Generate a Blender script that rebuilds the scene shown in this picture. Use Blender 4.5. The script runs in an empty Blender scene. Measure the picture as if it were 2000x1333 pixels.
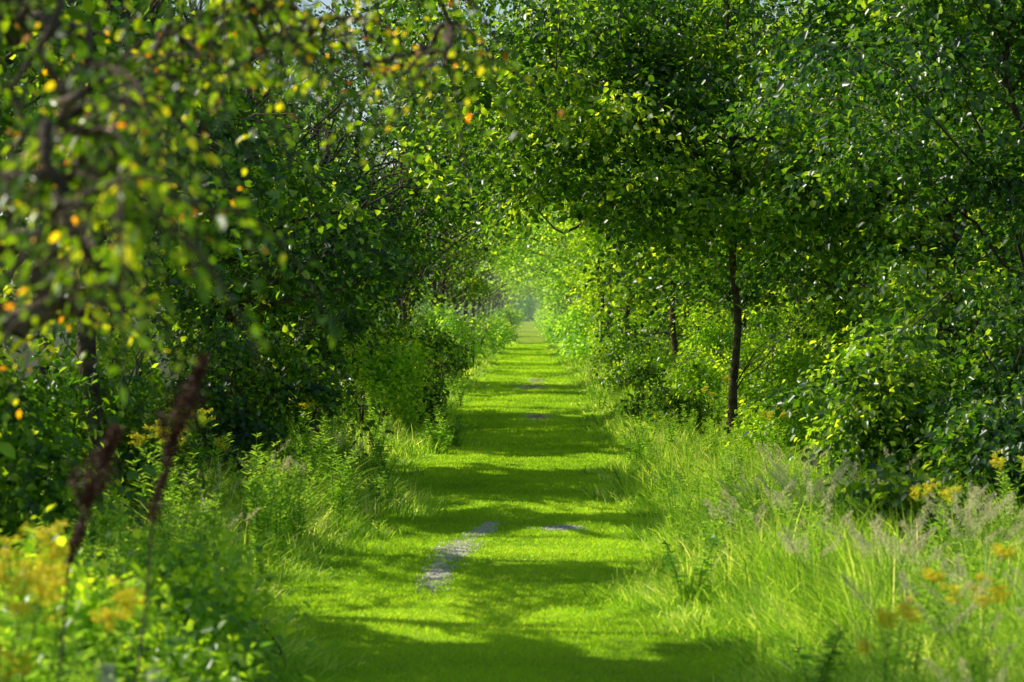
import bpy, math, numpy as np
from mathutils import Vector
rng = np.random.default_rng(7)
scene = bpy.context.scene
scene.view_settings.view_transform = 'Standard'
scene.view_settings.look = 'None'
scene.view_settings.exposure = 0
COL = scene.collection

# ---------------------------------------------------------------- light
EL = math.radians(42); AZ = math.radians(20)
SUN = np.array([-math.cos(AZ)*math.cos(EL), math.sin(AZ)*math.cos(EL), math.sin(EL)])
KX, KY = -SUN[0]/SUN[2], -SUN[1]/SUN[2]
w = bpy.data.worlds.new("World"); scene.world = w; w.use_nodes = True
nt = w.node_tree; bg = nt.nodes['Background']
sky = nt.nodes.new('ShaderNodeTexSky'); sky.sky_type = 'NISHITA'; sky.sun_disc = False
sky.sun_elevation = EL; sky.sun_rotation = math.atan2(SUN[0], SUN[1])
nt.links.new(sky.outputs[0], bg.inputs[0]); bg.inputs[1].default_value = 0.13
sl = bpy.data.lights.new("sun", 'SUN'); sl.energy = 5.0; sl.angle = math.radians(0.5); sl.color = (1, 0.95, 0.79)
so = bpy.data.objects.new("sun", sl); COL.objects.link(so)
so.rotation_euler = Vector(SUN.tolist()).to_track_quat('Z', 'Y').to_euler(); so.location = (-40, 30, 60)

# ---------------------------------------------------------------- camera
cam = bpy.data.cameras.new("camera"); co = bpy.data.objects.new("camera", cam); COL.objects.link(co)
cam.lens = 85; cam.sensor_width = 36; cam.clip_end = 4000; cam.clip_start = 0.1
co.location = (0, 0, 2.2); co.rotation_euler = (math.radians(90-0.74), 0, math.radians(0.42))
cam.dof.use_dof = True; cam.dof.focus_distance = 36; cam.dof.aperture_fstop = 3.2
scene.camera = co

# ---------------------------------------------------------------- materials
def nodes(name):
    m = bpy.data.materials.new(name); m.use_nodes = True
    n = m.node_tree; n.nodes.clear(); return m, n
def ramp(n, stops):
    r = n.nodes.new('ShaderNodeValToRGB'); e = r.color_ramp.elements
    while len(e) < len(stops): e.new(0.5)
    for i, (p, c) in enumerate(stops):
        e[i].position = p; e[i].color = (*c, 1)
    return r
def leaf_mat(name, stops, trans=0.5, rough=0.34, tcol=(2.35, 2.35, 0.55), spec=0.55):
    m, n = nodes(name); L = n.links
    at = n.nodes.new('ShaderNodeAttribute'); at.attribute_name = 'rnd'
    r = ramp(n, stops); L.new(at.outputs['Fac'], r.inputs[0])
    p = n.nodes.new('ShaderNodeBsdfPrincipled'); p.inputs['Roughness'].default_value = rough
    p.inputs['Specular IOR Level'].default_value = spec
    L.new(r.outputs[0], p.inputs['Base Color'])
    mu = n.nodes.new('ShaderNodeMix'); mu.data_type = 'RGBA'; mu.blend_type = 'MULTIPLY'; mu.clamp_result = False
    mu.inputs[0].default_value = 1; L.new(r.outputs[0], mu.inputs[6]); mu.inputs[7].default_value = (*[c*2 for c in tcol], 1)
    t = n.nodes.new('ShaderNodeBsdfTranslucent'); L.new(mu.outputs[2], t.inputs[0])
    mx = n.nodes.new('ShaderNodeMixShader'); mx.inputs[0].default_value = trans
    L.new(p.outputs[0], mx.inputs[1]); L.new(t.outputs[0], mx.inputs[2])
    o = n.nodes.new('ShaderNodeOutputMaterial'); L.new(mx.outputs[0], o.inputs[0])
    return m
def noise_mat(name, stops, scale, rough=0.9, bump=0.3, scale2=None, detail=6):
    m, n = nodes(name); L = n.links
    g = n.nodes.new('ShaderNodeNewGeometry')
    t = n.nodes.new('ShaderNodeTexNoise'); t.inputs['Scale'].default_value = scale; t.inputs['Detail'].default_value = detail
    L.new(g.outputs['Position'], t.inputs['Vector'])
    r = ramp(n, stops); L.new(t.outputs[0], r.inputs[0])
    t2 = n.nodes.new('ShaderNodeTexNoise'); t2.inputs['Scale'].default_value = scale2 or scale*4
    L.new(g.outputs['Position'], t2.inputs['Vector'])
    b = n.nodes.new('ShaderNodeBump'); b.inputs['Strength'].default_value = bump; b.inputs['Distance'].default_value = 0.03
    L.new(t2.outputs[0], b.inputs['Height'])
    p = n.nodes.new('ShaderNodeBsdfPrincipled'); p.inputs['Roughness'].default_value = rough
    p.inputs['Specular IOR Level'].default_value = 0.2
    L.new(r.outputs[0], p.inputs['Base Color']); L.new(b.outputs[0], p.inputs['Normal'])
    o = n.nodes.new('ShaderNodeOutputMaterial'); L.new(p.outputs[0], o.inputs[0])
    return m
M_bark = noise_mat("bark", [(0.3, (0.04, 0.03, 0.02)), (0.7, (0.16, 0.12, 0.085))], 9, bump=0.8, scale2=40)
M_green = leaf_mat("leaf_green", [(0, (0.014, 0.042, 0.007)), (0.42, (0.052, 0.115, 0.012)), (0.75, (0.14, 0.21, 0.018)), (1, (0.32, 0.36, 0.03))])
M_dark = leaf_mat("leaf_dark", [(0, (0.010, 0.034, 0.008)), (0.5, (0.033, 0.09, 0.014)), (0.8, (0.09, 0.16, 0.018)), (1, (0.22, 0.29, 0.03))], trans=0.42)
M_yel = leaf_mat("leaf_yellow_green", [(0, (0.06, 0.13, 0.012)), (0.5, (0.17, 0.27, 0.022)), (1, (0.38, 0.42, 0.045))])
M_far = leaf_mat("leaf_far_haze_tint", [(0, (0.09, 0.17, 0.045)), (0.6, (0.19, 0.30, 0.06)), (1, (0.36, 0.43, 0.10))])  # far foliage paled in its colour to stand in for aerial haze
M_haze = leaf_mat("leaf_distant_wood_haze_tint", [(0, (0.18, 0.30, 0.10)), (1, (0.36, 0.50, 0.18))], tcol=(1.4, 1.5, .9))  # haze over the distant wood is put into the leaf colour
M_aut = leaf_mat("leaf_autumn", [(0, (0.022, 0.058, 0.006)), (0.4, (0.075, 0.14, 0.008)), (0.8, (0.25, 0.31, 0.014)), (0.88, (0.52, 0.42, 0.02)), (0.95, (0.6, 0.25, 0.012)), (1, (0.5, 0.10, 0.01))], tcol=(1.85, 1.85, .45))
M_lawn = leaf_mat("lawn_blades", [(0, (0.17, 0.31, 0.012)), (0.6, (0.35, 0.53, 0.022)), (1, (0.56, 0.65, 0.06))], trans=0.5, rough=0.5, tcol=(1.15, 1.12, 0.5), spec=0.25)
M_grass = leaf_mat("tall_grass", [(0, (0.12, 0.24, 0.018)), (0.5, (0.31, 0.47, 0.045)), (0.88, (0.53, 0.61, 0.12)), (1, (0.80, 0.72, 0.38))], trans=0.55, rough=0.45, tcol=(1.22, 1.18, 0.6), spec=.3)
M_forb = leaf_mat("forb_leaf", [(0, (0.09, 0.22, 0.025)), (0.6, (0.23, 0.41, 0.045)), (1, (0.43, 0.56, 0.08))], trans=0.5, tcol=(1.2, 1.2, .55), spec=.4)
M_flower = leaf_mat("yellow_flower", [(0, (0.8, 0.66, 0.02)), (1, (0.95, 0.82, 0.05))], trans=0.3, rough=0.7, tcol=(0.6, 0.6, 0.5))
M_white = leaf_mat("pale_flower", [(0, (0.6, 0.58, 0.5)), (1, (0.8, 0.78, 0.7))], trans=0.3, rough=0.7, tcol=(0.5, 0.5, 0.5))
M_seed = leaf_mat("seed_head_tan", [(0, (0.60, 0.54, 0.30)), (1, (0.88, 0.80, 0.54))], trans=0.4, rough=0.6, tcol=(0.7, 0.68, 0.55))
M_dock = leaf_mat("dock_seed_brown", [(0, (0.03, 0.010, 0.006)), (1, (0.14, 0.04, 0.02))], trans=0.15, rough=0.7, tcol=(0.5, 0.5, 0.5))
M_stem = noise_mat("green_stem", [(0.3, (0.10, 0.17, 0.03)), (0.7, (0.2, 0.26, 0.05))], 20)
M_ground = noise_mat("woodland_floor", [(0.3, (0.02, 0.03, 0.01)), (0.7, (0.07, 0.09, 0.02))], 1.5, bump=0.6)
M_path = noise_mat("mown_grass", [(0.3, (0.17, 0.29, 0.012)), (0.5, (0.29, 0.43, 0.02)), (0.72, (0.48, 0.50, 0.06))], 1.6, bump=1.0, scale2=45, detail=10)
M_gravel = noise_mat("gravel", [(0.35, (0.44, 0.41, 0.32)), (0.65, (0.80, 0.77, 0.65))], 30, bump=1.0, scale2=60)
M_soil = noise_mat("worn_soil", [(0.35, (0.22, 0.17, 0.10)), (0.65, (0.48, 0.40, 0.27))], 8, bump=1.0, scale2=40)

# ---------------------------------------------------------------- mesh helpers
class B:
    def __init__(s): s.v = []; s.f = {}; s.r = []; s.n = 0
    def add(s, V, F, R):
        V = np.asarray(V, np.float32).reshape(-1, 3); F = np.asarray(F, np.int64)
        s.f.setdefault(F.shape[1], []).append(F + s.n); s.v.append(V)
        R = np.asarray(R, np.float32)
        s.r.append(np.full(len(V), R, np.float32) if R.ndim == 0 else R); s.n += len(V)
    def mesh(s, name, mat, smooth=False):
        me = bpy.data.meshes.new(name)
        if s.n:
            V = np.concatenate(s.v); me.vertices.add(len(V)); me.vertices.foreach_set('co', V.ravel())
            lv = []; tot = []
            for k, fl in s.f.items():
                F = np.concatenate(fl); lv.append(F.ravel()); tot.append(np.full(len(F), k))
            lv = np.concatenate(lv).astype(np.int32); tot = np.concatenate(tot).astype(np.int32)
            st = np.concatenate([[0], np.cumsum(tot)[:-1]]).astype(np.int32)
            me.loops.add(len(lv)); me.loops.foreach_set('vertex_index', lv)
            me.polygons.add(len(tot)); me.polygons.foreach_set('loop_start', st); me.polygons.foreach_set('loop_total', tot)
            if smooth: me.polygons.foreach_set('use_smooth', np.ones(len(tot), bool))
            a = me.attributes.new('rnd', 'FLOAT', 'POINT'); a.data.foreach_set('value', np.concatenate(s.r))
            me.update(calc_edges=True)
        me.materials.append(mat); return me
def nz(v): return v/np.maximum(np.linalg.norm(v, axis=-1, keepdims=True), 1e-6)
def leaves(b, P, A, N, L, W, R, detail=True):
    n = len(P)
    if n == 0: return
    A = nz(A); Bv = nz(np.cross(N, A)); N = np.cross(A, Bv)
    L = np.broadcast_to(np.asarray(L, float), (n,))[:, None]; W = np.broadcast_to(np.asarray(W, float), (n,))[:, None]
    fo = rng.uniform(0.0, 0.25, (n, 1))
    if detail:
        V = np.stack([P, P+.3*L*A+.5*W*Bv+fo*W*N, P+.7*L*A+.38*W*Bv+fo*.7*W*N-.04*L*N, P+L*A-.15*L*N,
                      P+.7*L*A-.38*W*Bv+fo*.7*W*N-.04*L*N, P+.3*L*A-.5*W*Bv+fo*W*N], 1)
        i = np.arange(n)[:, None]*6
        F = np.concatenate([i+np.array([0, 1, 2, 3]), i+np.array([0, 3, 4, 5])]); k = 6
    else:
        V = np.stack([P, P+.45*L*A+.5*W*Bv+fo*W*N, P+L*A-.1*L*N, P+.45*L*A-.5*W*Bv+fo*W*N], 1)
        i = np.arange(n)[:, None]*4
        F = np.concatenate([i+np.array([0, 1, 2]), i+np.array([0, 2, 3])]); k = 4
    b.add(V.reshape(-1, 3), F, np.repeat(np.clip(R, 0, 1), k))
def tube(b, pts, rad, k=6):
    pts = np.asarray(pts, float); rad = np.asarray(rad, float); m = len(pts)
    T = nz(np.gradient(pts, axis=0)); ref = np.array([0.31, 0.95, 0.05]) if abs(T[0, 2]) > 0.7 else np.array([0.02, 0.1, 1.0])
    U = nz(np.cross(T, ref)); Vv = np.cross(T, U)
    a = np.linspace(0, 2*np.pi, k, endpoint=False)
    R = pts[:, None]+rad[:, None, None]*(np.cos(a)[None, :, None]*U[:, None]+np.sin(a)[None, :, None]*Vv[:, None])
    i = np.arange(m-1)[:, None]*k; j = np.arange(k)[None]; j2 = (j+1) % k
    F = np.stack([i+j, i+j2, i+k+j2, i+k+j], -1).reshape(-1, 4)
    b.add(R.reshape(-1, 3), F, 0.5)
def limb(p0, p1, sag=0.15, jit=0.06, n=7, up=0.3):
    t = np.linspace(0, 1, n)[:, None]; d = np.linalg.norm(p1-p0)
    mid = (p0+p1)/2+np.array([0, 0, up*d*0.5])+rng.normal(0, jit*d, 3)
    c = (1-t)**2*p0+2*t*(1-t)*mid+t*t*p1
    j = rng.normal(0, jit*d*0.35, (n, 3)); j[0] = 0; j[-1] = 0
    return c+j

def empty(name, loc, label, cat, group=None):
    e = bpy.data.objects.new(name, None); e.empty_display_size = 0.3; e.location = loc; COL.objects.link(e)
    e["label"] = label; e["category"] = cat
    if group: e["group"] = group
    return e
def part(name, me, par):
    o = bpy.data.objects.new(name, me); COL.objects.link(o); o.parent = par; return o

# ---------------------------------------------------------------- where the sun gets through
BANDS = [(15.9, 17.5), (20.4, 23.8), (25.4, 26.3), (32.3, 36.5), (51, 61), (71, 79), (83, 91), (95, 110), (117, 128), (134, 153), (164, 186), (198, 228), (243, 280), (293, 345), (362, 430)]
def openness(gx, gy):
    wob = 0.6*np.sin(1.7*gx+gy*0.9)+0.4*np.sin(3.3*gx-gy*1.7)+0.3*np.sin(7*gx+gy*3.1)+.2*np.sin(15*gx+gy*5.1)+.35*gx
    yy = gy+wob*np.clip(gy/25, 0.8, 3)
    lit = np.zeros(len(gx), bool)
    for a, c in BANDS: lit |= (yy > a) & (yy < c)
    path = (gx > -1.9) & (gx < 1.5)
    soft = ((gx > -1.9) & (gx < -0.4) & (yy > 17.4) & (yy < 19.6)) | ((gx > .2) & (gx < 1.5) & (yy > 27) & (yy < 28.5))
    keep = np.ones(len(gx))
    keep[path & lit] = 0.005
    keep[soft] = 0.2
    nv = np.sin(gy*0.55+gx*0.8)+np.sin(gy*0.23-gx*1.3+1)+0.6*np.sin(gy*1.3+gx*2.2)
    vr = (gx >= 1.5) & (gx < 6)
    keep[vr & (gy < 42)] = np.where(nv[vr & (gy < 42)] > 1.2, 0.6, 0.02)
    keep[vr & (gy >= 42)] = np.where(nv[vr & (gy >= 42)] > 1.0, 0.6, 0.04)
    fr = (gx >= 6) & (gx < 12) & (gy > 20)
    keep[fr] = np.where(nv[fr] > 0.5, 0.7, 0.09)
    lv = (gx < -1.7) & (gx > -2.8) & (gy > 33) & (gy < 42)
    keep[lv] = 0.05
    lv = (gx < -1.5) & (gx > -4.5) & (gy > 8) & (gy < 15)
    keep[lv] = 0.05
    return keep
def za_of(x, y): return 3.5+.02*np.clip(y-38, -10, 90)+.25*np.sin(x*2+y*.7)-.004*np.clip(y-130, 0, 200)
def sunfilter(W, hw=2.15):
    gx = W[:, 0]+W[:, 2]*KX; gy = W[:, 1]+W[:, 2]*KY
    keep = openness(gx, gy)
    arch = (W[:, 0] > -2.3) & (gx > 2.6)
    keep = np.where(arch, np.maximum(keep, np.where(W[:, 1] < 52, .95, .4)), keep)
    keep = np.where(W[:, 0] > 1.2, np.where((W[:, 1] > 52) & (W[:, 0] < 3.5) & (W[:, 2] > 5), .75, 1.0), keep)
    # the clear way over the path
    h2 = hw+.25*np.sin(W[:, 1]*.9+W[:, 2]*1.7)*(W[:, 1] > 60)
    inside = (np.abs((W[:, 0]+.1)/h2))**2.6+(W[:, 2]/za_of(W[:, 0], W[:, 1]))**2.6 < 1
    return (rng.random(len(W)) < keep) & ~inside

# ---------------------------------------------------------------- woody plants
def woody(name, base, h, cc, cr, trunk_r, ncl, nleaf, ls, mat, label, cat, group, stems=1, clump_r=0.37, detail=True, flat=0.36, bright=0.0, shell=0.45, lw=0.72, partname="crown", extra=None, hw=2.15, lr=.5, zmin=0., limbs=(), sup=6, topx=1., wig=.007):
    base = np.array(base, float); cc = np.array(cc, float); cr = np.array(cr, float)
    e = empty(name, base.tolist(), label, cat, group)
    bt = B()
    tp = []
    for s in range(stems):
        off = np.array([0, 0, 0.]) if s == 0 else np.append(rng.normal(0, 0.25, 2), 0)
        top = cc+np.array([0, 0, cr[2]*0.6]) if stems == 1 else cc+np.append(rng.uniform(-.5, .5, 2)*cr[:2], cr[2]*0.4)
        top = top*np.array([topx, 1, 1])
        n = 12; t = np.linspace(0, 1, n)[:, None]
        mid = np.array([off[0]+0.02*top[0], off[1]+0.1*top[1], top[2]*0.7])
        c = (1-t)**2*(off-np.array([0, 0, .1]))+2*t*(1-t)*mid+t*t*top
        c[1:-1] += rng.normal(0, wig*h, (n-2, 3))*[1, 1, 0.2]
        r = trunk_r*(1-0.85*t[:, 0])*(0.75 if s else 1)*rng.uniform(.9, 1.1, n); r[0] *= 1.4
        tube(bt, c, r, 8); tp.append(c)
    # masses of foliage: a few big masses, each of several clumps
    ns = max(5, ncl//sup)
    d = nz(rng.normal(0, 1, (ns, 3))); rr = rng.random(ns)**shell
    SC = cc+d*rr[:, None]*cr*(0.75+0.3*rng.random((ns, 1)))
    if extra is not None: SC = np.concatenate([SC, np.array(extra, float)-base]); ns = len(SC)
    si = rng.integers(0, ns, ncl)
    C = SC[si]+rng.normal(0, 1, (ncl, 3))*np.array([.18, .18, .07])*np.minimum(cr.mean(), 4.)
    sb = rng.uniform(-.22, .22, ns)[si]
    C[:, 2] = np.maximum(C[:, 2], 0.25)
    Wc = C+base
    ok = np.abs((Wc[:, 0]+.1)/(hw-.15))**2.6+(Wc[:, 2]/(za_of(Wc[:, 0], Wc[:, 1])-.1))**2.6 > 1; C = C[ok]; sb = sb[ok]; ncl = len(C)
    o_ = np.argsort(rng.random(ncl)); C = C[o_]; sb = sb[o_]
    npn = max(4, ncl//4); ends = []
    for i in range(ncl):
        c = C[i]
        if i < npn:
            tr = tp[i % stems]; z0 = max(0.15*h, zmin, c[2]-rng.uniform(0.15, 0.45)*h*0.6)
            k = int(np.argmin(abs(tr[:, 2]-z0))); p0 = tr[k]; r0 = trunk_r*max(0.18, lr*(1-k/12))
            L = limb(p0, c, up=0.25); tube(bt, L, np.linspace(r0, r0*0.2, len(L)), 5); ends.append(L)
        else:
            E = np.concatenate([L[3:] for L in ends]); k = int(np.argmin(np.linalg.norm(E-c, axis=1)))
            L = limb(E[k], c, n=5, up=0.15); r0 = min(trunk_r*0.15, 0.02)
            tube(bt, L, np.linspace(r0, r0*0.3, 5), 4)
    for pts, ra, rb in limbs:
        q = np.array(pts, float)-base; tube(bt, q, np.linspace(ra, rb, len(q)), 6)
    part("trunk" if stems == 1 else "stems", bt.mesh("wood", M_bark, True), e)
    ci = rng.integers(0, ncl, nleaf)
    csz = rng.uniform(0.6, 1.4, ncl)
    off = rng.normal(0, 1, (nleaf, 3))*csz[ci][:, None]*clump_r*[1, 1, flat]
    off[:, 2] -= .35*(off[:, 0]**2+off[:, 1]**2)/clump_r*.6     # boughs droop at their rims
    P = C[ci]+off
    ok = (P[:, 2] > 0.05) & sunfilter(P+base, hw)
    P, off, ci = P[ok], off[ok], ci[ok]; n = len(P)
    N = nz(np.array([0, 0, 1.0])+rng.normal(0, 0.5, (n, 3))+0.3*nz(P-cc))
    A = nz(off*[1, 1, .3]+rng.normal(0, 0.35, (n, 3)))-np.array([0, 0, .35])
    cb = rng.uniform(-0.2, 0.2, ncl)+sb
    R = rng.beta(1.8, 2.4, n)+cb[ci]+bright
    sz = ls*rng.uniform(0.55, 1.25, n)
    b = B(); leaves(b, P, A, N, sz, sz*lw, R, detail)
    part(partname, b.mesh("leaves", mat), e)
    return e

TL = ["broadleaf tree with dense green foliage beside the grass path", "leafy tree arching over the mown grass path", "slender tree with glossy green leaves at the verge"]
def tree(x, y, h, cx, cz, rx, ry, rz, n, ls, mat=M_green, lab=None, tr=0.11, **k):
    woody("tree", (x, y, 0), h, (cx-x, 0, cz), (rx, ry, rz), tr, k.pop('ncl', 80), n, ls, mat,
          lab or TL[int(rng.integers(3))], "tree", "trees lining the grass path", detail=y < 50, **k)
def shrub(x, y, h, r, n, ls, mat, lab, **k):
    woody("shrub", (x, y, 0), h, (0, 0, h*0.52), (r, r, h*0.48), k.pop('tr', 0.035), k.pop('ncl', 36), n, ls, mat, lab, "shrub",
          "shrubs along the path verge", stems=5, clump_r=k.pop('clump_r', 0.22), detail=y < 50, partname="foliage", hw=k.pop('hw', 1.75), sup=k.pop('sup', 2), flat=.6, **k)
def box(n, x0, x1, y0, y1, z0, z1): return np.stack([rng.uniform(x0, x1, n), rng.uniform(y0, y1, n), rng.uniform(z0, z1, n)], 1)

# right side: trees whose crowns arch across the path
CROOK = [([(3.12, 37, 4.5), (2.7, 37.2, 4.65), (2.2, 37.6, 4.4), (1.85, 37.8, 4.15), (1.5, 38.0, 4.05), (1.25, 38.2, 3.98), (1.02, 38.5, 3.78), (.85, 38.6, 3.58), (.55, 38.7, 3.42), (.4, 38.8, 3.5), (.2, 38.9, 3.72), (0, 39, 3.95)], .045, .012),
         ([(3.1, 37, 3.0), (2.6, 36.9, 3.1), (2.1, 36.8, 3.12), (1.6, 36.8, 3.2)], .012, .005), ([(3.1, 37, 3.5), (3.7, 36.8, 3.7), (4.4, 36.6, 3.72), (5.0, 36.5, 3.9)], .02, .007),
         ([(1.25, 38.2, 3.98), (.95, 38.1, 4.15), (.5, 38.1, 4.3)], .016, .006),
         ([(3.12, 37, .9), (3.25, 36.9, 1.15), (3.5, 36.8, 1.35), (3.75, 36.8, 1.7)], .014, .004), ([(3.12, 37, 1.0), (3.3, 36.8, 1.35), (3.45, 36.8, 1.6), (3.8, 36.7, 1.85)], .012, .004),
         ([(3.1, 37, .4), (3.4, 36.8, .6), (3.7, 36.8, 1.0), (4.2, 36.8, 1.2)], .014, .004), ([(3.1, 37, 2.3), (2.95, 36.9, 2.5), (2.7, 36.9, 2.55)], .012, .004), ([(3.1, 37, 2.0), (3.3, 36.9, 2.3), (3.4, 36.9, 2.6)], .012, .004)]
tree(3.1, 37, 9.5, 1.8, 6.6, 4.9, 3.2, 3.1, 40000, .115, M_green, "slim trunked maple tree arching over the grass path", tr=.07, ncl=185, lr=.35, zmin=3.6, topx=.12, wig=.007, limbs=CROOK, extra=np.concatenate([box(9, 2.0, 5.2, 34.5, 37, 3.5, 4.8), box(5, -.6, 2.2, 36, 38, 4.0, 4.6)]))
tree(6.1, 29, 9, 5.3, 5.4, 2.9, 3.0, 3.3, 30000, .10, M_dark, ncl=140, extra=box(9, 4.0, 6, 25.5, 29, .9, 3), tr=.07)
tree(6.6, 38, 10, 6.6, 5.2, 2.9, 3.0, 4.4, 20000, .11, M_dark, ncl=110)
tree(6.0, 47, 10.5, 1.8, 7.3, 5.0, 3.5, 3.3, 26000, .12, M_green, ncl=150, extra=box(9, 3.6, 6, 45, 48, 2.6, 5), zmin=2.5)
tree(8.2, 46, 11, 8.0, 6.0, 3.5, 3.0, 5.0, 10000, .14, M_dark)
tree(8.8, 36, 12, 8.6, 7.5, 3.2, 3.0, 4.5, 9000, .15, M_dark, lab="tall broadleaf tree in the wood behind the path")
tree(11, 54, 15, 10.5, 8.5, 4, 3.0, 6.5, 8000, .2, M_green, lab="tall broadleaf tree in the wood behind the path")
for x, y in ((3.55, 60), (3.0, 73), (2.55, 84), (2.9, 87)):
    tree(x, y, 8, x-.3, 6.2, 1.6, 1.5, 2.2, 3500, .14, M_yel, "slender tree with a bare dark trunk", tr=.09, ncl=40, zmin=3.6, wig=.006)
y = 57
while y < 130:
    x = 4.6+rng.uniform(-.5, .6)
    tree(x, y, 11, 1.2, 8.0+y*0.014, 4.6, 3.4, 3.6, 13500, .165, M_green if rng.random() < .35 else M_yel, ncl=130, extra=box(10, 2.6, 5.5, y-3, y+3, 1.6, 6))  # yellow-green share raised so these crowns look sunlit
    tree(x+4.3, y+3, 12, x+4.5, 6.5, 3.4, 3.4, 6.2, 7500, .19, M_green)
    y += rng.uniform(7.5, 9.5)
while y < 400:
    x = 4.2+rng.uniform(-.5, .6)
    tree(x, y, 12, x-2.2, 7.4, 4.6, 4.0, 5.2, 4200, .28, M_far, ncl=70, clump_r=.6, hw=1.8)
    y += rng.uniform(10, 14)
# left row
y = 14
while y < 62:
    x = -4.5+rng.uniform(-.5, .5)
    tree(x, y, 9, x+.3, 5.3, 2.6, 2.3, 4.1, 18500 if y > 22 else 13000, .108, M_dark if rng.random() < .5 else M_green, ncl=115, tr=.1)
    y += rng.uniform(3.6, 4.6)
tree(-5.6, 16.0, 9, -5.2, 4.8, 2.0, 1.8, 3.6, 13000, .13, M_green, ncl=110)  # extra tree added to throw shade on the near end of the path
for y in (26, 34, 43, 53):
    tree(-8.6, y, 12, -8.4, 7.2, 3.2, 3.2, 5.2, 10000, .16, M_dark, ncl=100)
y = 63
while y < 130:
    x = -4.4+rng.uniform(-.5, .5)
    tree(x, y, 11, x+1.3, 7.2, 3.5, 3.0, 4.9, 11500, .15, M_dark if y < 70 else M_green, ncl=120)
    if rng.random() < .8: tree(x-4.5, y+2, 13, x-4.5, 7.5, 3.2, 3.2, 6, 5500, .2, M_green)
    y += rng.uniform(5.5, 7.5)
while y < 400:
    x = -4.6+rng.uniform(-.5, .5)
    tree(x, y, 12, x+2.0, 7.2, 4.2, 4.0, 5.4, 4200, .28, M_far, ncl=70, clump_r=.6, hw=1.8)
    y += rng.uniform(10, 14)
for s in (-1, 1):
    for y in range(44, 230, 13):
        tree(s*(13.0+rng.uniform(-1, 1)), y, 17, s*13, 9, 4.5, 5, 8.5, 4600, .33, M_dark, clump_r=.85, sup=2, flat=.6, lab="tall broadleaf tree in the wood behind the path")

# shrubs
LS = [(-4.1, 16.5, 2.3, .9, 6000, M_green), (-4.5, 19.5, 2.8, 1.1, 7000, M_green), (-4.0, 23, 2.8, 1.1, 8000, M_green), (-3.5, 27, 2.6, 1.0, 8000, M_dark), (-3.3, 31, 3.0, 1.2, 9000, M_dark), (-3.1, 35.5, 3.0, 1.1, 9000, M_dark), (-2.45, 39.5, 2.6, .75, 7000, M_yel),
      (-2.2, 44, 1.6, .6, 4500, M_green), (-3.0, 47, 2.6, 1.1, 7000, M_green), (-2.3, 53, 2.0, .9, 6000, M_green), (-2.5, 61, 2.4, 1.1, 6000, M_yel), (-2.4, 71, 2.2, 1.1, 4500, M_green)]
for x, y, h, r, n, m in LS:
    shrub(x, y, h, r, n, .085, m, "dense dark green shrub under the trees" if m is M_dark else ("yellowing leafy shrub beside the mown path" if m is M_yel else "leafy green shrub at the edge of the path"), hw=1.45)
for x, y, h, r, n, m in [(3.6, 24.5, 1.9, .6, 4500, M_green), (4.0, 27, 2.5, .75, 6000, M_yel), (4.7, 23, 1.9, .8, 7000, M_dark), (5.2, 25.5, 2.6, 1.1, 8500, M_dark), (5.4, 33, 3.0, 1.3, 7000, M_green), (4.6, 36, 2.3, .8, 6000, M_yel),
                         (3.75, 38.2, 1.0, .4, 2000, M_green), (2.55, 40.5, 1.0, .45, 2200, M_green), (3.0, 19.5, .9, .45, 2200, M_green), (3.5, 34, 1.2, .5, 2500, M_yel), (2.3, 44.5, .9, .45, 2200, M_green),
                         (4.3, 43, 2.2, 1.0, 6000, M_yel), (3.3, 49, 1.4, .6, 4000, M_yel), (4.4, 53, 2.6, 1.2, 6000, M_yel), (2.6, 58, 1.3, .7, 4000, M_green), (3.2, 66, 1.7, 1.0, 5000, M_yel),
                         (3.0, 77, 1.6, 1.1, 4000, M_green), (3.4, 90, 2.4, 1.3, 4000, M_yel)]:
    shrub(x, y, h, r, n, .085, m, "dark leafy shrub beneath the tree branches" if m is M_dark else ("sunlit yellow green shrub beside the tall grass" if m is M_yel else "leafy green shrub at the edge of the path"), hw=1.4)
for s in (-1, 1):
    y = 84 if s < 0 else 98
    while y < 430:
        far = y > 130
        shrub(s*((2.0 if far else 2.6)+rng.uniform(-.5, .5)), y+rng.uniform(-2, 2), rng.uniform(1.0, 3), 1.3, 1900, .2, M_far, "green shrub at the foot of the trees, paled for haze", clump_r=.45, ncl=24, hw=.85 if far else 1.4)
        y += 12 if y < 130 else 13
for x, y, h, r, n in [(-1.72, 10.8, 1.0, .34, 2600), (-2.0, 10.3, 1.1, .4, 3000), (-1.85, 12.4, 1.0, .38, 3000), (-2.3, 11.6, 1.2, .45, 3000), (-2.05, 14.2, .8, .35, 2200)]:
    shrub(x, y, h, r, n, .06, M_yel, "low leafy bush among weeds at the verge", clump_r=.15, hw=.7, ncl=30, tr=.015)

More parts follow.
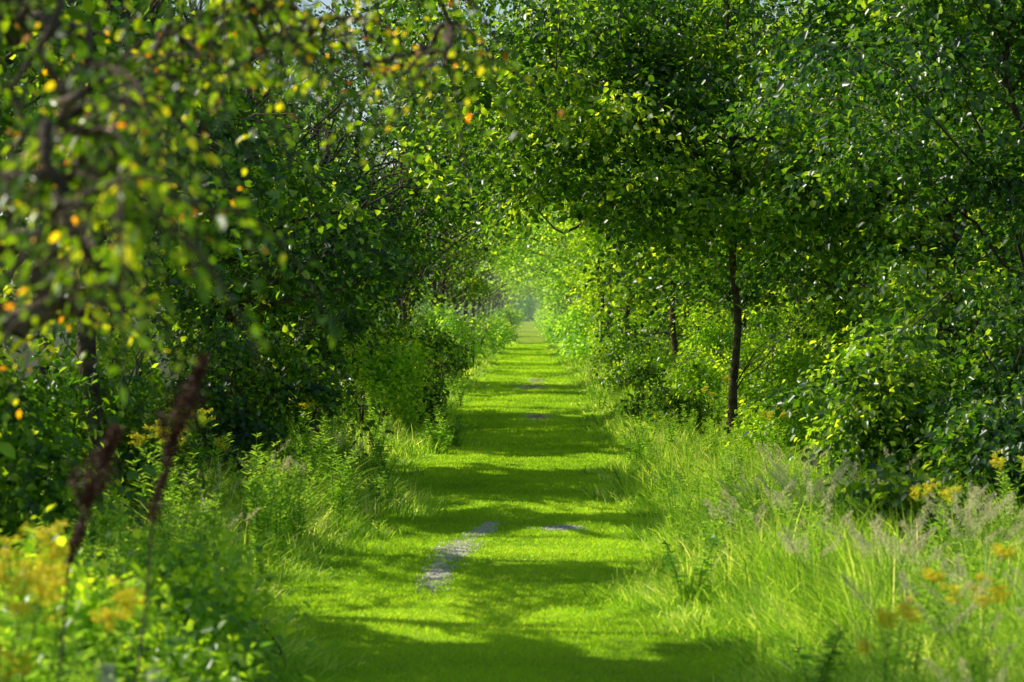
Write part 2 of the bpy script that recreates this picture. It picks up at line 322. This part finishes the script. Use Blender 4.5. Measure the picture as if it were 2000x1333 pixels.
# near tree whose branches droop beside the path
def near_tree():
    base = np.array([-3.3, 9.2, 0]); e = empty("tree", base.tolist(), "gnarled tree with yellowing leaves and drooping branches", "tree", "trees lining the grass path")
    bt = B(); n = 9; t = np.linspace(0, 1, n)[:, None]
    tr = np.concatenate([.25*np.sin(t*5), .2*np.cos(t*4)-.2, t*4.6-.1], 1); tube(bt, tr, np.linspace(.16, .05, n), 8)
    C = []
    while len(C) < 37:
        y = rng.uniform(6.2, 10.2); s = rng.uniform(.125, .235); x = -s*y; z = rng.uniform(1.85, 3.8)
        hz = (z-2.2)/y
        lim = .125+max(0, (.04-hz))*1.0          # retreats sideways lower down
        if s < lim: continue
        if np.sin(s*45+z*2.2+1)+np.sin(z*5+y) < -.3: continue
        C.append([x, y, z])
    for i in range(16):
        y = rng.uniform(8.5, 12); s = rng.uniform(.02, .15); x = -s*y; z = 2.2+y*rng.uniform(.10, .15)
        C.append([x, y, z])
    C = np.array(C)-base
    ends = [tr]; C = C[np.argsort(np.linalg.norm(C[:, :2], axis=1))]
    b = B(); Pl, Al, Rl, Sl = [], [], [], []
    for i, c in enumerate(C):
        E = np.concatenate(ends); k = int(np.argmin(np.linalg.norm(E-c, axis=1)))
        L = limb(E[k], c, n=9, up=.35, jit=.14); r0 = .055 if i < 16 else .02
        tube(bt, L, np.linspace(r0, r0*.4, len(L)), 6); ends.append(L[2:])
        cb = rng.uniform(-.32, .3); cs = rng.uniform(.8, 1.15)
        for q in range(6):
            a = rng.uniform(0, 2*np.pi); ln = rng.uniform(.2, .5); tt = np.linspace(0, 1, 7)[:, None]
            st = L[int(rng.integers(5, 9))]
            d = np.array([math.cos(a), math.sin(a)*.8, .25])
            tw = st+d*ln*tt+np.array([0, 0, -1])*ln*rng.uniform(.7, 1.5)*tt**2
            tube(bt, tw, np.linspace(.007, .002, 7), 4)
            m = int(ln*50); u = rng.uniform(.05, 1, m)
            P = np.stack([np.interp(u, tt[:, 0], tw[:, j]) for j in range(3)], 1)
            side = rng.normal(0, 1, (m, 3)); Pl.append(P+side*.022); Al.append(side*.7+d*.5-np.array([0, 0, .9])); Rl.append(rng.beta(2, 2, m)*.85+cb+rng.uniform(-.1, .1)); Sl.append(np.full(m, cs))
    part("trunk", bt.mesh("wood", M_bark, True), e)
    P, A, R, S = np.concatenate(Pl), np.concatenate(Al), np.concatenate(Rl), np.concatenate(Sl); m = len(P)
    N = nz(np.array([0, 0, .7])+rng.normal(0, .6, (m, 3)))
    au = rng.random(m) < .09; R = np.where(au, rng.uniform(.83, 1, m), np.minimum(R, .84))
    sz = rng.uniform(.026, .062, m)*S*np.where(au, .75, 1); leaves(b, P, A, N, sz, sz*.62, R); part("crown", b.mesh("leaves", M_aut), e)
near_tree()

# ---------------------------------------------------------------- ground
def sheet(name, xs, ys, zf, mat):
    X, Y = np.meshgrid(xs, ys); Z = zf(X, Y); b = B()
    nx = len(xs); i = np.arange(len(ys)-1)[:, None]*nx; j = np.arange(nx-1)[None]
    F = np.stack([i+j, i+j+1, i+nx+j+1, i+nx+j], -1).reshape(-1, 4)
    b.add(np.stack([X, Y, Z], -1).reshape(-1, 3), F, .5)
    o = bpy.data.objects.new(name, b.mesh(name, mat, True)); COL.objects.link(o); o["kind"] = "structure"; return o
sheet("ground", np.array([-1500, -100, -20, -5, 5, 20, 100, 1500.]), np.array([-1500, -50, 0, 50, 100, 200, 500, 1500.]), lambda X, Y: X*0-0.01, M_ground)
def edgeL(y): return -1.45-.18*np.sin(y*.45)-.12*np.sin(y*1.1+1)-.08*np.sin(y*2.9)-.38*np.exp(-((y-20)/3.5)**2)+.38*np.exp(-((y-37)/2.5)**2)+.3*np.clip((y-60)/60, 0, 1)
def edgeR(y): return 1.18+.16*np.sin(y*.5+2)+.12*np.sin(y*1.3)+.08*np.sin(y*3.1)+.14*np.clip((y-30)/20, 0, 1.5)+.35*np.exp(-((y-14)/1.8)**2)-.45*np.clip((y-60)/60, 0, 1)
ys = np.concatenate([np.arange(-5, 60, .25), np.arange(60, 446, 2)])
Xn = np.linspace(0, 1, 14)
def path_sheet():
    lo = edgeL(ys)-.5; hi = edgeR(ys)+.5
    X = lo[:, None]+(hi-lo)[:, None]*Xn[None]; Y = np.repeat(ys[:, None], 14, 1); Z = 0.03+0.012*np.sin(X*2.1+Y*.3)
    Z[:, 0] = Z[:, -1] = -.03; b = B(); nx = 14
    i = np.arange(len(ys)-1)[:, None]*nx; j = np.arange(nx-1)[None]
    b.add(np.stack([X, Y, Z], -1).reshape(-1, 3), np.stack([i+j, i+j+1, i+nx+j+1, i+nx+j], -1).reshape(-1, 4), .5)
    o = bpy.data.objects.new("path", b.mesh("path", M_path, True)); COL.objects.link(o); o["kind"] = "structure"
path_sheet()
def pz(x, y): return 0.03+0.012*np.sin(x*2.1+y*.3)
# worn gravel patches (x, y, half width, half length, shear dx/dy)
GP = [(-.46, 23.7, .07, .5, .10), (-.68, 21.8, .10, .7, .05), (-.76, 19.7, .08, .6, .0), (.32, 23.8, .12, .18, 0), (.15, 48.5, .22, 1.4, 0), (.1, 67, .5, 2.2, 0), (.2, 74, .25, 2, 0)]
def gmask(x, y):
    m = np.full(np.shape(x), -9.0)
    for gx, gy, a, c, s in GP:
        dx = (x-gx-s*(y-gy))/a; dy = (y-gy)/c
        m = np.maximum(m, 1-np.sqrt(dx*dx+dy*dy)+.6*np.sin(x*17+y*3)*np.sin(y*5+x*4)+.4*np.sin(y*11+x*23))
    return m
bs = B()
for gx, gy, a, c, s in GP:
    up = .0 if gy < 40 else .025
    b = B(); th = np.linspace(0, 2*np.pi, 48, endpoint=False); r = 1.1+.2*np.sin(3*th+gy)+.15*np.sin(7*th+gx)+.1*rng.normal(0, 1, 48)
    px = gx+a*r*np.cos(th)+s*c*r*np.sin(th); py = gy+c*r*np.sin(th)
    V = np.concatenate([[[gx, gy, pz(gx, gy)+.010+up]], np.stack([px, py, pz(px, py)+.006], 1)])
    k = np.arange(48); b.add(V, np.stack([0*k, 1+k, 1+(k+1) % 48], 1), .5)
    o = bpy.data.objects.new("gravel_patch", b.mesh("gravel", M_gravel if gy < 40 else M_soil)); COL.objects.link(o); o["kind"] = "structure"
    n = int(min(4000, 3000*a*c*4+100)); q = rng.normal(0, .8, (n, 2)); x = gx+a*q[:, 0]+s*c*q[:, 1]; yy = gy+c*q[:, 1]
    P = np.stack([x, yy, pz(x, yy)+.006], 1); sz = rng.uniform(.006, .022, n)[:, None]
    oc = np.array([[1, 0, 0], [0, 1, 0], [-1, 0, 0], [0, -1, 0], [0, 0, .8]], float)
    an = rng.uniform(0, 6.28, n); ca, sa = np.cos(an), np.sin(an)
    V = np.stack([P+sz*np.stack([o_[0]*ca-o_[1]*sa, o_[0]*sa+o_[1]*ca, np.full(n, o_[2])], 1)*rng.uniform(.7, 1.2, (n, 1)) for o_ in oc], 1)
    i = np.arange(n)[:, None]*5
    bs.add(V.reshape(-1, 3), np.concatenate([i+np.array(f) for f in ([0, 1, 4], [1, 2, 4], [2, 3, 4], [3, 0, 4])]), .5)
o = bpy.data.objects.new("gravel_stones", bs.mesh("stones", M_gravel)); COL.objects.link(o)
o["kind"] = "stuff"; o["label"] = "loose pale gravel stones on worn path"; o["category"] = "gravel"

# ---------------------------------------------------------------- grass
def sample_d(n, a, c, p):
    u = rng.random(n); q = 1-p; return (a**q+u*(c**q-a**q))**(1/q)
def lawn():
    n = 480000; y = sample_d(n, 11, 150, 1.6); x = rng.uniform(0, 1, n); lo, hi = edgeL(y)-.35, edgeR(y)+.35; x = lo+x*(hi-lo)
    ok = gmask(x, y) < np.where(y > 40, rng.uniform(-.2, .35, n), rng.uniform(-.1, 1.0, n)); x, y = x[ok], y[ok]; n = len(x)
    tuft = .5+.5*np.sin(x*3.1+np.sin(y*2.3)*2)*np.sin(y*1.9+x)
    big = np.sin(x*1.3+y*.5)*np.sin(y*.8-x*.7)
    h = rng.uniform(.010, .030, n)*(1+.6*tuft)*np.clip(y/30, 1, 2.0); wd = np.maximum(.0035, y*.00028)*rng.uniform(.7, 1.4, n)
    h = np.where(gmask(x, y) > -.6, h*.8, h)
    P = np.stack([x, y, pz(x, y)-.003], 1); a = rng.uniform(0, 2*np.pi, n)
    S = np.stack([np.cos(a), np.sin(a), 0*a], 1)*wd[:, None]
    T = P+np.stack([rng.normal(0, .9, n)*h, rng.normal(0, .9, n)*h, h], 1)
    V = np.stack([P-S, P+S, T], 1); b = B()
    R = np.clip(rng.beta(2, 2, n)*.6+.22*tuft+.22*big+.08, 0, 1)
    b.add(V.reshape(-1, 3), np.arange(3*n).reshape(-1, 3), np.repeat(R, 3).astype(np.float32))
    o = bpy.data.objects.new("lawn_grass", b.mesh("lawn", M_lawn)); COL.objects.link(o)
    o["kind"] = "stuff"; o["label"] = "short mown grass blades covering the path"; o["category"] = "grass"
lawn()
def blades(b, P, H, Wd, ld, lean, R):
    n = len(P); ts = np.array([0, .4, .75, 1.0]); ws = [1, .85, .5]
    a = rng.uniform(0, np.pi, n); S = np.stack([np.cos(a), np.sin(a), 0*a], 1)*Wd[:, None]
    D = np.stack([np.cos(ld), np.sin(ld), 0*ld], 1); V = []
    for k, t in enumerate(ts):
        c = P+D*(lean*H*t**2)[:, None]+np.array([0, 0, 1])*(H*(t-.35*lean*t**2.5))[:, None]
        if k < 3: V += [c-S*ws[k], c+S*ws[k]]
        else: V += [c]
    V = np.stack(V, 1); i = np.arange(n)[:, None]*7
    b.add(V.reshape(-1, 3), np.concatenate([i+np.array([0, 1, 3, 2]), i+np.array([2, 3, 5, 4])]), np.repeat(np.clip(R, 0, 1), 7))
    b.f.setdefault(3, []).append(i+np.array([4, 5, 6])+b.n-7*n)
def verge(side, n, ymin, ymax):
    # blades grow in tussocks that lean together
    nt_ = n//85; ty = sample_d(nt_, ymin, ymax, 1.35); td = rng.random(nt_)**1.35*3.7-(.18 if side > 0 else .05)
    ted = edgeR(ty) if side > 0 else edgeL(ty)
    tx = ted+side*td; tld = np.where(side > 0, np.pi, 0)+rng.normal(0, 1.3, nt_); tln = rng.uniform(.3, 1.1, nt_); th = rng.uniform(.5, 1.2, nt_); tr_ = rng.uniform(-.3, .34, nt_)
    k = rng.integers(0, nt_, n); y = ty[k]+rng.normal(0, .12, n)*np.clip(ty[k]/20, 1, 3); x = tx[k]+rng.normal(0, .11, n)
    ed = edgeR(y) if side > 0 else edgeL(y); dist = np.maximum((x-ed)*side, 0)
    H = (.26+.54*np.clip(dist/.9, 0, 1))*th[k]*rng.uniform(.45, 1.1, n)
    H = np.where(y > 28, H*.66, H); H = np.maximum(H, .1)
    Wd = np.maximum(.0048, y*.00022)*rng.uniform(.6, 1.7, n)
    b = B(); blades(b, np.stack([x, y, 0*x-.02], 1), H, Wd, tld[k]+rng.normal(0, .8, n), np.clip(tln[k]+rng.normal(0, .25, n), .05, 1.3), rng.beta(2, 2.6, n)+tr_[k])
    o = bpy.data.objects.new("tall_grass", b.mesh("tall_grass", M_grass)); COL.objects.link(o)
    o["kind"] = "stuff"; o["label"] = "tall arching grass on the path verge"; o["category"] = "grass"
verge(1, 150000, 8.5, 160); verge(-1, 80000, 10, 160)

# ---------------------------------------------------------------- herbs: templates then copies
def bake(parts): return [(nm, b.mesh(nm, m, sm)) for nm, b, m, sm in parts]
def goldenrod(h, flower, fm=None):
    bs_, bl, bf = B(), B(), B()
    for s in range(5):
        a = rng.uniform(0, 6.28); p0 = np.append(rng.normal(0, .05, 2), -.03); hh = h*rng.uniform(.75, 1.05)
        t = np.linspace(0, 1, 7)[:, None]; c = p0+np.array([math.cos(a)*.16*h, math.sin(a)*.16*h, 0])*t**2+np.array([0, 0, hh])*t
        tube(bs_, c, np.linspace(.005, .002, 7), 5)
        n = 75; tt = rng.uniform(.15, 1, n); P = np.stack([np.interp(tt, t[:, 0], c[:, k]) for k in range(3)], 1)
        an = rng.uniform(0, 6.28, n); A = np.stack([np.cos(an), np.sin(an), .55+0*an], 1); N = np.stack([-.4*np.cos(an), -.4*np.sin(an), 1+0*an], 1)
        L = rng.uniform(.07, .13, n)*(1.1-.5*tt); leaves(bl, P, A, N, L, L*.18, rng.beta(2, 2, n)+.2*tt)
        if flower and (s < 4 if fm is None else s < 2):
            for q in range(8):
                an = rng.uniform(0, 6.28); d = np.array([math.cos(an), math.sin(an), .25]); st = c[-1]-np.array([0, 0, rng.uniform(0, .09)])
                m = 28; u = rng.random(m)[:, None]; P = st+d*u*(.07 if fm is None else .03)+rng.normal(0, .007, (m, 3))
                leaves(bf, P, rng.normal(0, 1, (m, 3)), rng.normal(0, 1, (m, 3)), .015, .013, rng.random(m), False)
    r = [("stem", bs_, M_stem, True), ("foliage", bl, M_forb, False)]
    if flower: r.append(("flower_head", bf, fm or M_flower, False))
    return bake(r)
def broadweed(h):
    bs_, bl = B(), B()
    for s in range(5):
        a = rng.uniform(0, 6.28); hh = h*rng.uniform(.6, 1.05)
        t = np.linspace(0, 1, 6)[:, None]; c = np.append(rng.normal(0, .05, 2), -.03)+np.array([math.cos(a)*.3*h, math.sin(a)*.3*h, 0])*t**1.6+np.array([0, 0, hh])*t
        tube(bs_, c, np.linspace(.006, .003, 6), 5)
        n = 40; tt = rng.uniform(.1, 1, n); P = np.stack([np.interp(tt, t[:, 0], c[:, k]) for k in range(3)], 1)
        an = rng.uniform(0, 6.28, n); A = np.stack([np.cos(an), np.sin(an), .2+0*an], 1); N = np.stack([-.2*np.cos(an), -.2*np.sin(an), 1+0*an], 1)+rng.normal(0, .2, (n, 3))
        L = rng.uniform(.05, .11, n); leaves(bl, P, A, N, L, L*.5, rng.beta(2, 2, n))
    return bake([("stem", bs_, M_stem, True), ("foliage", bl, M_forb, False)])
def seedgrass(h):
    bs_, bh = B(), B()
    for s in range(4):
        a = rng.uniform(0, 6.28); t = np.linspace(0, 1, 8)[:, None]; hh = h*rng.uniform(.8, 1.1)
        c = np.append(rng.normal(0, .06, 2), -.03)+np.array([math.cos(a), math.sin(a), 0])*.34*h*t**2.2+np.array([0, 0, hh])*(t-.12*t**3)
        tube(bs_, c, np.linspace(.003, .0015, 8), 4)
        n = 170; tt = rng.uniform(.78, 1, n); P = np.stack([np.interp(tt, t[:, 0], c[:, k]) for k in range(3)], 1)
        P += rng.normal(0, 1, (n, 3))*(.022*(1.05-tt)/.24+.005)[:, None]*[1, 1, .6]
        leaves(bh, P, rng.normal(0, .5, (n, 3))+[0, 0, 1], rng.normal(0, 1, (n, 3)), .017, .007, rng.random(n), False)
    return bake([("stem", bs_, M_stem, True), ("seed_head", bh, M_seed, False)])
def dock(h, lx, lo1):
    bs_, bh = B(), B(); t = np.linspace(0, 1, 14)[:, None]
    c = np.array([0, 0, -.03])+np.array([lx, 0, 0])*t**2.6+np.array([0, 0, h])*t+np.concatenate([.015*np.sin(t*14), 0*t, 0*t], 1)
    tube(bs_, c, np.linspace(.007, .004, 14), 6)
    for lo, hi, m, wd in [(lo1, 1.0, 1300, .019), (lo1-.10, lo1-.03, 260, .013)]:
        tt = rng.uniform(lo, hi, m); P = np.stack([np.interp(tt, t[:, 0], c[:, k]) for k in range(3)], 1)
        pr = wd*(.35+.65*np.sin(np.pi*np.clip((tt-lo)/(hi-lo), .1, .92)))*(1+.6*np.sin(tt*70))
        P += rng.normal(0, 1, (m, 3))*pr[:, None]
        leaves(bh, P, rng.normal(0, 1, (m, 3)), rng.normal(0, 1, (m, 3)), .014, .012, rng.random(m), False)
    for q in range(2):
        st = c[10+q]; an = q*2.4; d = np.array([math.cos(an)*.35, math.sin(an)*.3, 1]); L = st+d*np.linspace(0, .14, 5)[:, None]
        tube(bs_, L, np.linspace(.004, .002, 5), 5); m = 130; P = st+d*rng.uniform(.04, .14, (m, 1))+rng.normal(0, .009, (m, 3))
        leaves(bh, P, rng.normal(0, 1, (m, 3)), rng.normal(0, 1, (m, 3)), .013, .011, rng.random(m), False)
    return bake([("stem", bs_, M_bark, True), ("seed_head", bh, M_dock, False)])
def place(name, tmpl, x, y, sc, label, cat, group):
    e = empty(name, (x, y, 0), label, cat, group); e.rotation_euler[2] = rng.uniform(0, 6.28) if name != "dock_plant" else 0; e.scale = (sc,)*3
    for nm, me in tmpl: part(nm, me, e)
GR = [goldenrod(1.05, False) for _ in range(4)]; GF = [goldenrod(1.1, True) for _ in range(3)]; GW = [goldenrod(1.05, True, M_white) for _ in range(2)]
BW = [broadweed(.8) for _ in range(4)]; SG = [seedgrass(1.15) for _ in range(4)]
WG = "weeds growing on the path verge"
for i in range(105):
    y = rng.uniform(9, 14.5) if i < 45 else (rng.uniform(14, 24) if i < 80 else rng.uniform(24, 48)); x = edgeL(y)-.35-rng.random()*1.4
    place("goldenrod_plant", GR[i % 4], x, y, rng.uniform(.7, 1.08), "feathery green goldenrod plant not yet in flower", "plant", WG)
for i in range(90):
    y = rng.uniform(12, 45); x = edgeR(y)+.35+rng.random()*2.4
    place("goldenrod_plant", GR[i % 4], x, y, rng.uniform(.45, .85), "feathery green weed among tall verge grass", "plant", WG)
for i in range(170):
    s = 1 if i % 3 == 0 else -1; y = sample_d(1, 13 if s > 0 else 9.5, 60, 1.3)[0]; x = edgeR(y)+.1+rng.random()**1.5*2.4 if s > 0 else edgeL(y)-.15-rng.random()**1.4*1.6
    place("weed_plant", BW[i % 4], x, y, rng.uniform(.45, .9), "broad leaved green weed in the verge", "plant", WG)
for x, y, s in [(-1.82, 8.5, 1.2), (-1.90, 8.8, 1.22), (-1.98, 9.2, 1.28), (-1.72, 9.2, 1.05), (-2.3, 11, 1.1), (-2.9, 19, 1.2), (-3.1, 23, 1.2), (-2.7, 28, 1.1), (4.1, 20.5, .9), (1.95, 12.5, .78), (2.4, 13, .85), (1.7, 11.5, .76), (2.15, 11.8, .8), (2.9, 17, .9), (3.0, 30, .9), (3.1, 40, 1.0), (-2.0, 40, 1.0)]:
    place("goldenrod_plant", GF[int(rng.integers(3))], x, y, s, "goldenrod plant with yellow flower heads", "plant", WG)
for x, y, s in [(-1.28, 8.1, .95), (-1.62, 8.0, 1.0)]:
    place("pale_flower_plant", GW[int(rng.integers(2))], x, y, s, "weed with small pale white blooms", "plant", WG)
for i in range(60):
    y = sample_d(1, 9.5, 26, 1.2)[0]; x = edgeR(y)+.5+rng.random()*2.1
    place("seed_grass_plant", SG[i % 4], x, y, rng.uniform(.65, .95), "seeding grass with pale tan feathery heads", "plant", "seeding grasses on the path verge")
for i in range(8):
    y = rng.uniform(12, 30); place("seed_grass_plant", SG[i % 4], edgeL(y)-.3-rng.random()*1.2, y, rng.uniform(.7, .9), "seeding grass with pale tan feathery heads", "plant", "seeding grasses on the path verge")
place("dock_plant", dock(2.08, .26, .84), -1.34, 7.9, 1, "tall dried dock stalk with dark brown seeds", "plant", "dried dock stalks")
place("dock_plant", dock(1.84, .24, .86), -1.61, 7.9, 1, "shorter dried dock stalk with brown seed clusters", "plant", "dried dock stalks")

# far wood closing the tunnel, and the humid air above the path
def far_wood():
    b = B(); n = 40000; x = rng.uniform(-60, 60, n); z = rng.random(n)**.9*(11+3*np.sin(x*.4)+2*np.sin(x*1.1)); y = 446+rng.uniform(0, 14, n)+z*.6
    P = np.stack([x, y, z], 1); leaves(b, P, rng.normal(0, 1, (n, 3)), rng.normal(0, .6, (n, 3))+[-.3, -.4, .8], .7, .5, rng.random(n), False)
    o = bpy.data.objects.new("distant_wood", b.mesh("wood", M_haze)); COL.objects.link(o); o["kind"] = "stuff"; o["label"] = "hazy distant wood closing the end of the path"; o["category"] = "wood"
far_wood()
def haze():
    m, n = nodes("haze"); v = n.nodes.new('ShaderNodeVolumeScatter'); v.inputs['Density'].default_value = 0.0007; v.inputs['Color'].default_value = (.85, .95, .72, 1)
    o = n.nodes.new('ShaderNodeOutputMaterial'); n.links.new(v.outputs[0], o.inputs['Volume'])
    X = [-40, 40]; Y = [130, 500]; Z = [-1, 22]; V = [(x, y, z) for x in X for y in Y for z in Z]
    b = B(); b.add(V, [[0, 1, 3, 2], [4, 6, 7, 5], [0, 4, 5, 1], [2, 3, 7, 6], [0, 2, 6, 4], [1, 5, 7, 3]], .5)
    ob = bpy.data.objects.new("haze", b.mesh("haze", m)); COL.objects.link(ob); ob["kind"] = "stuff"; ob["label"] = "thin summer haze in the distant air"; ob["category"] = "haze"
haze()
print("TRIS approx", sum(len(m.polygons) for m in bpy.data.meshes))
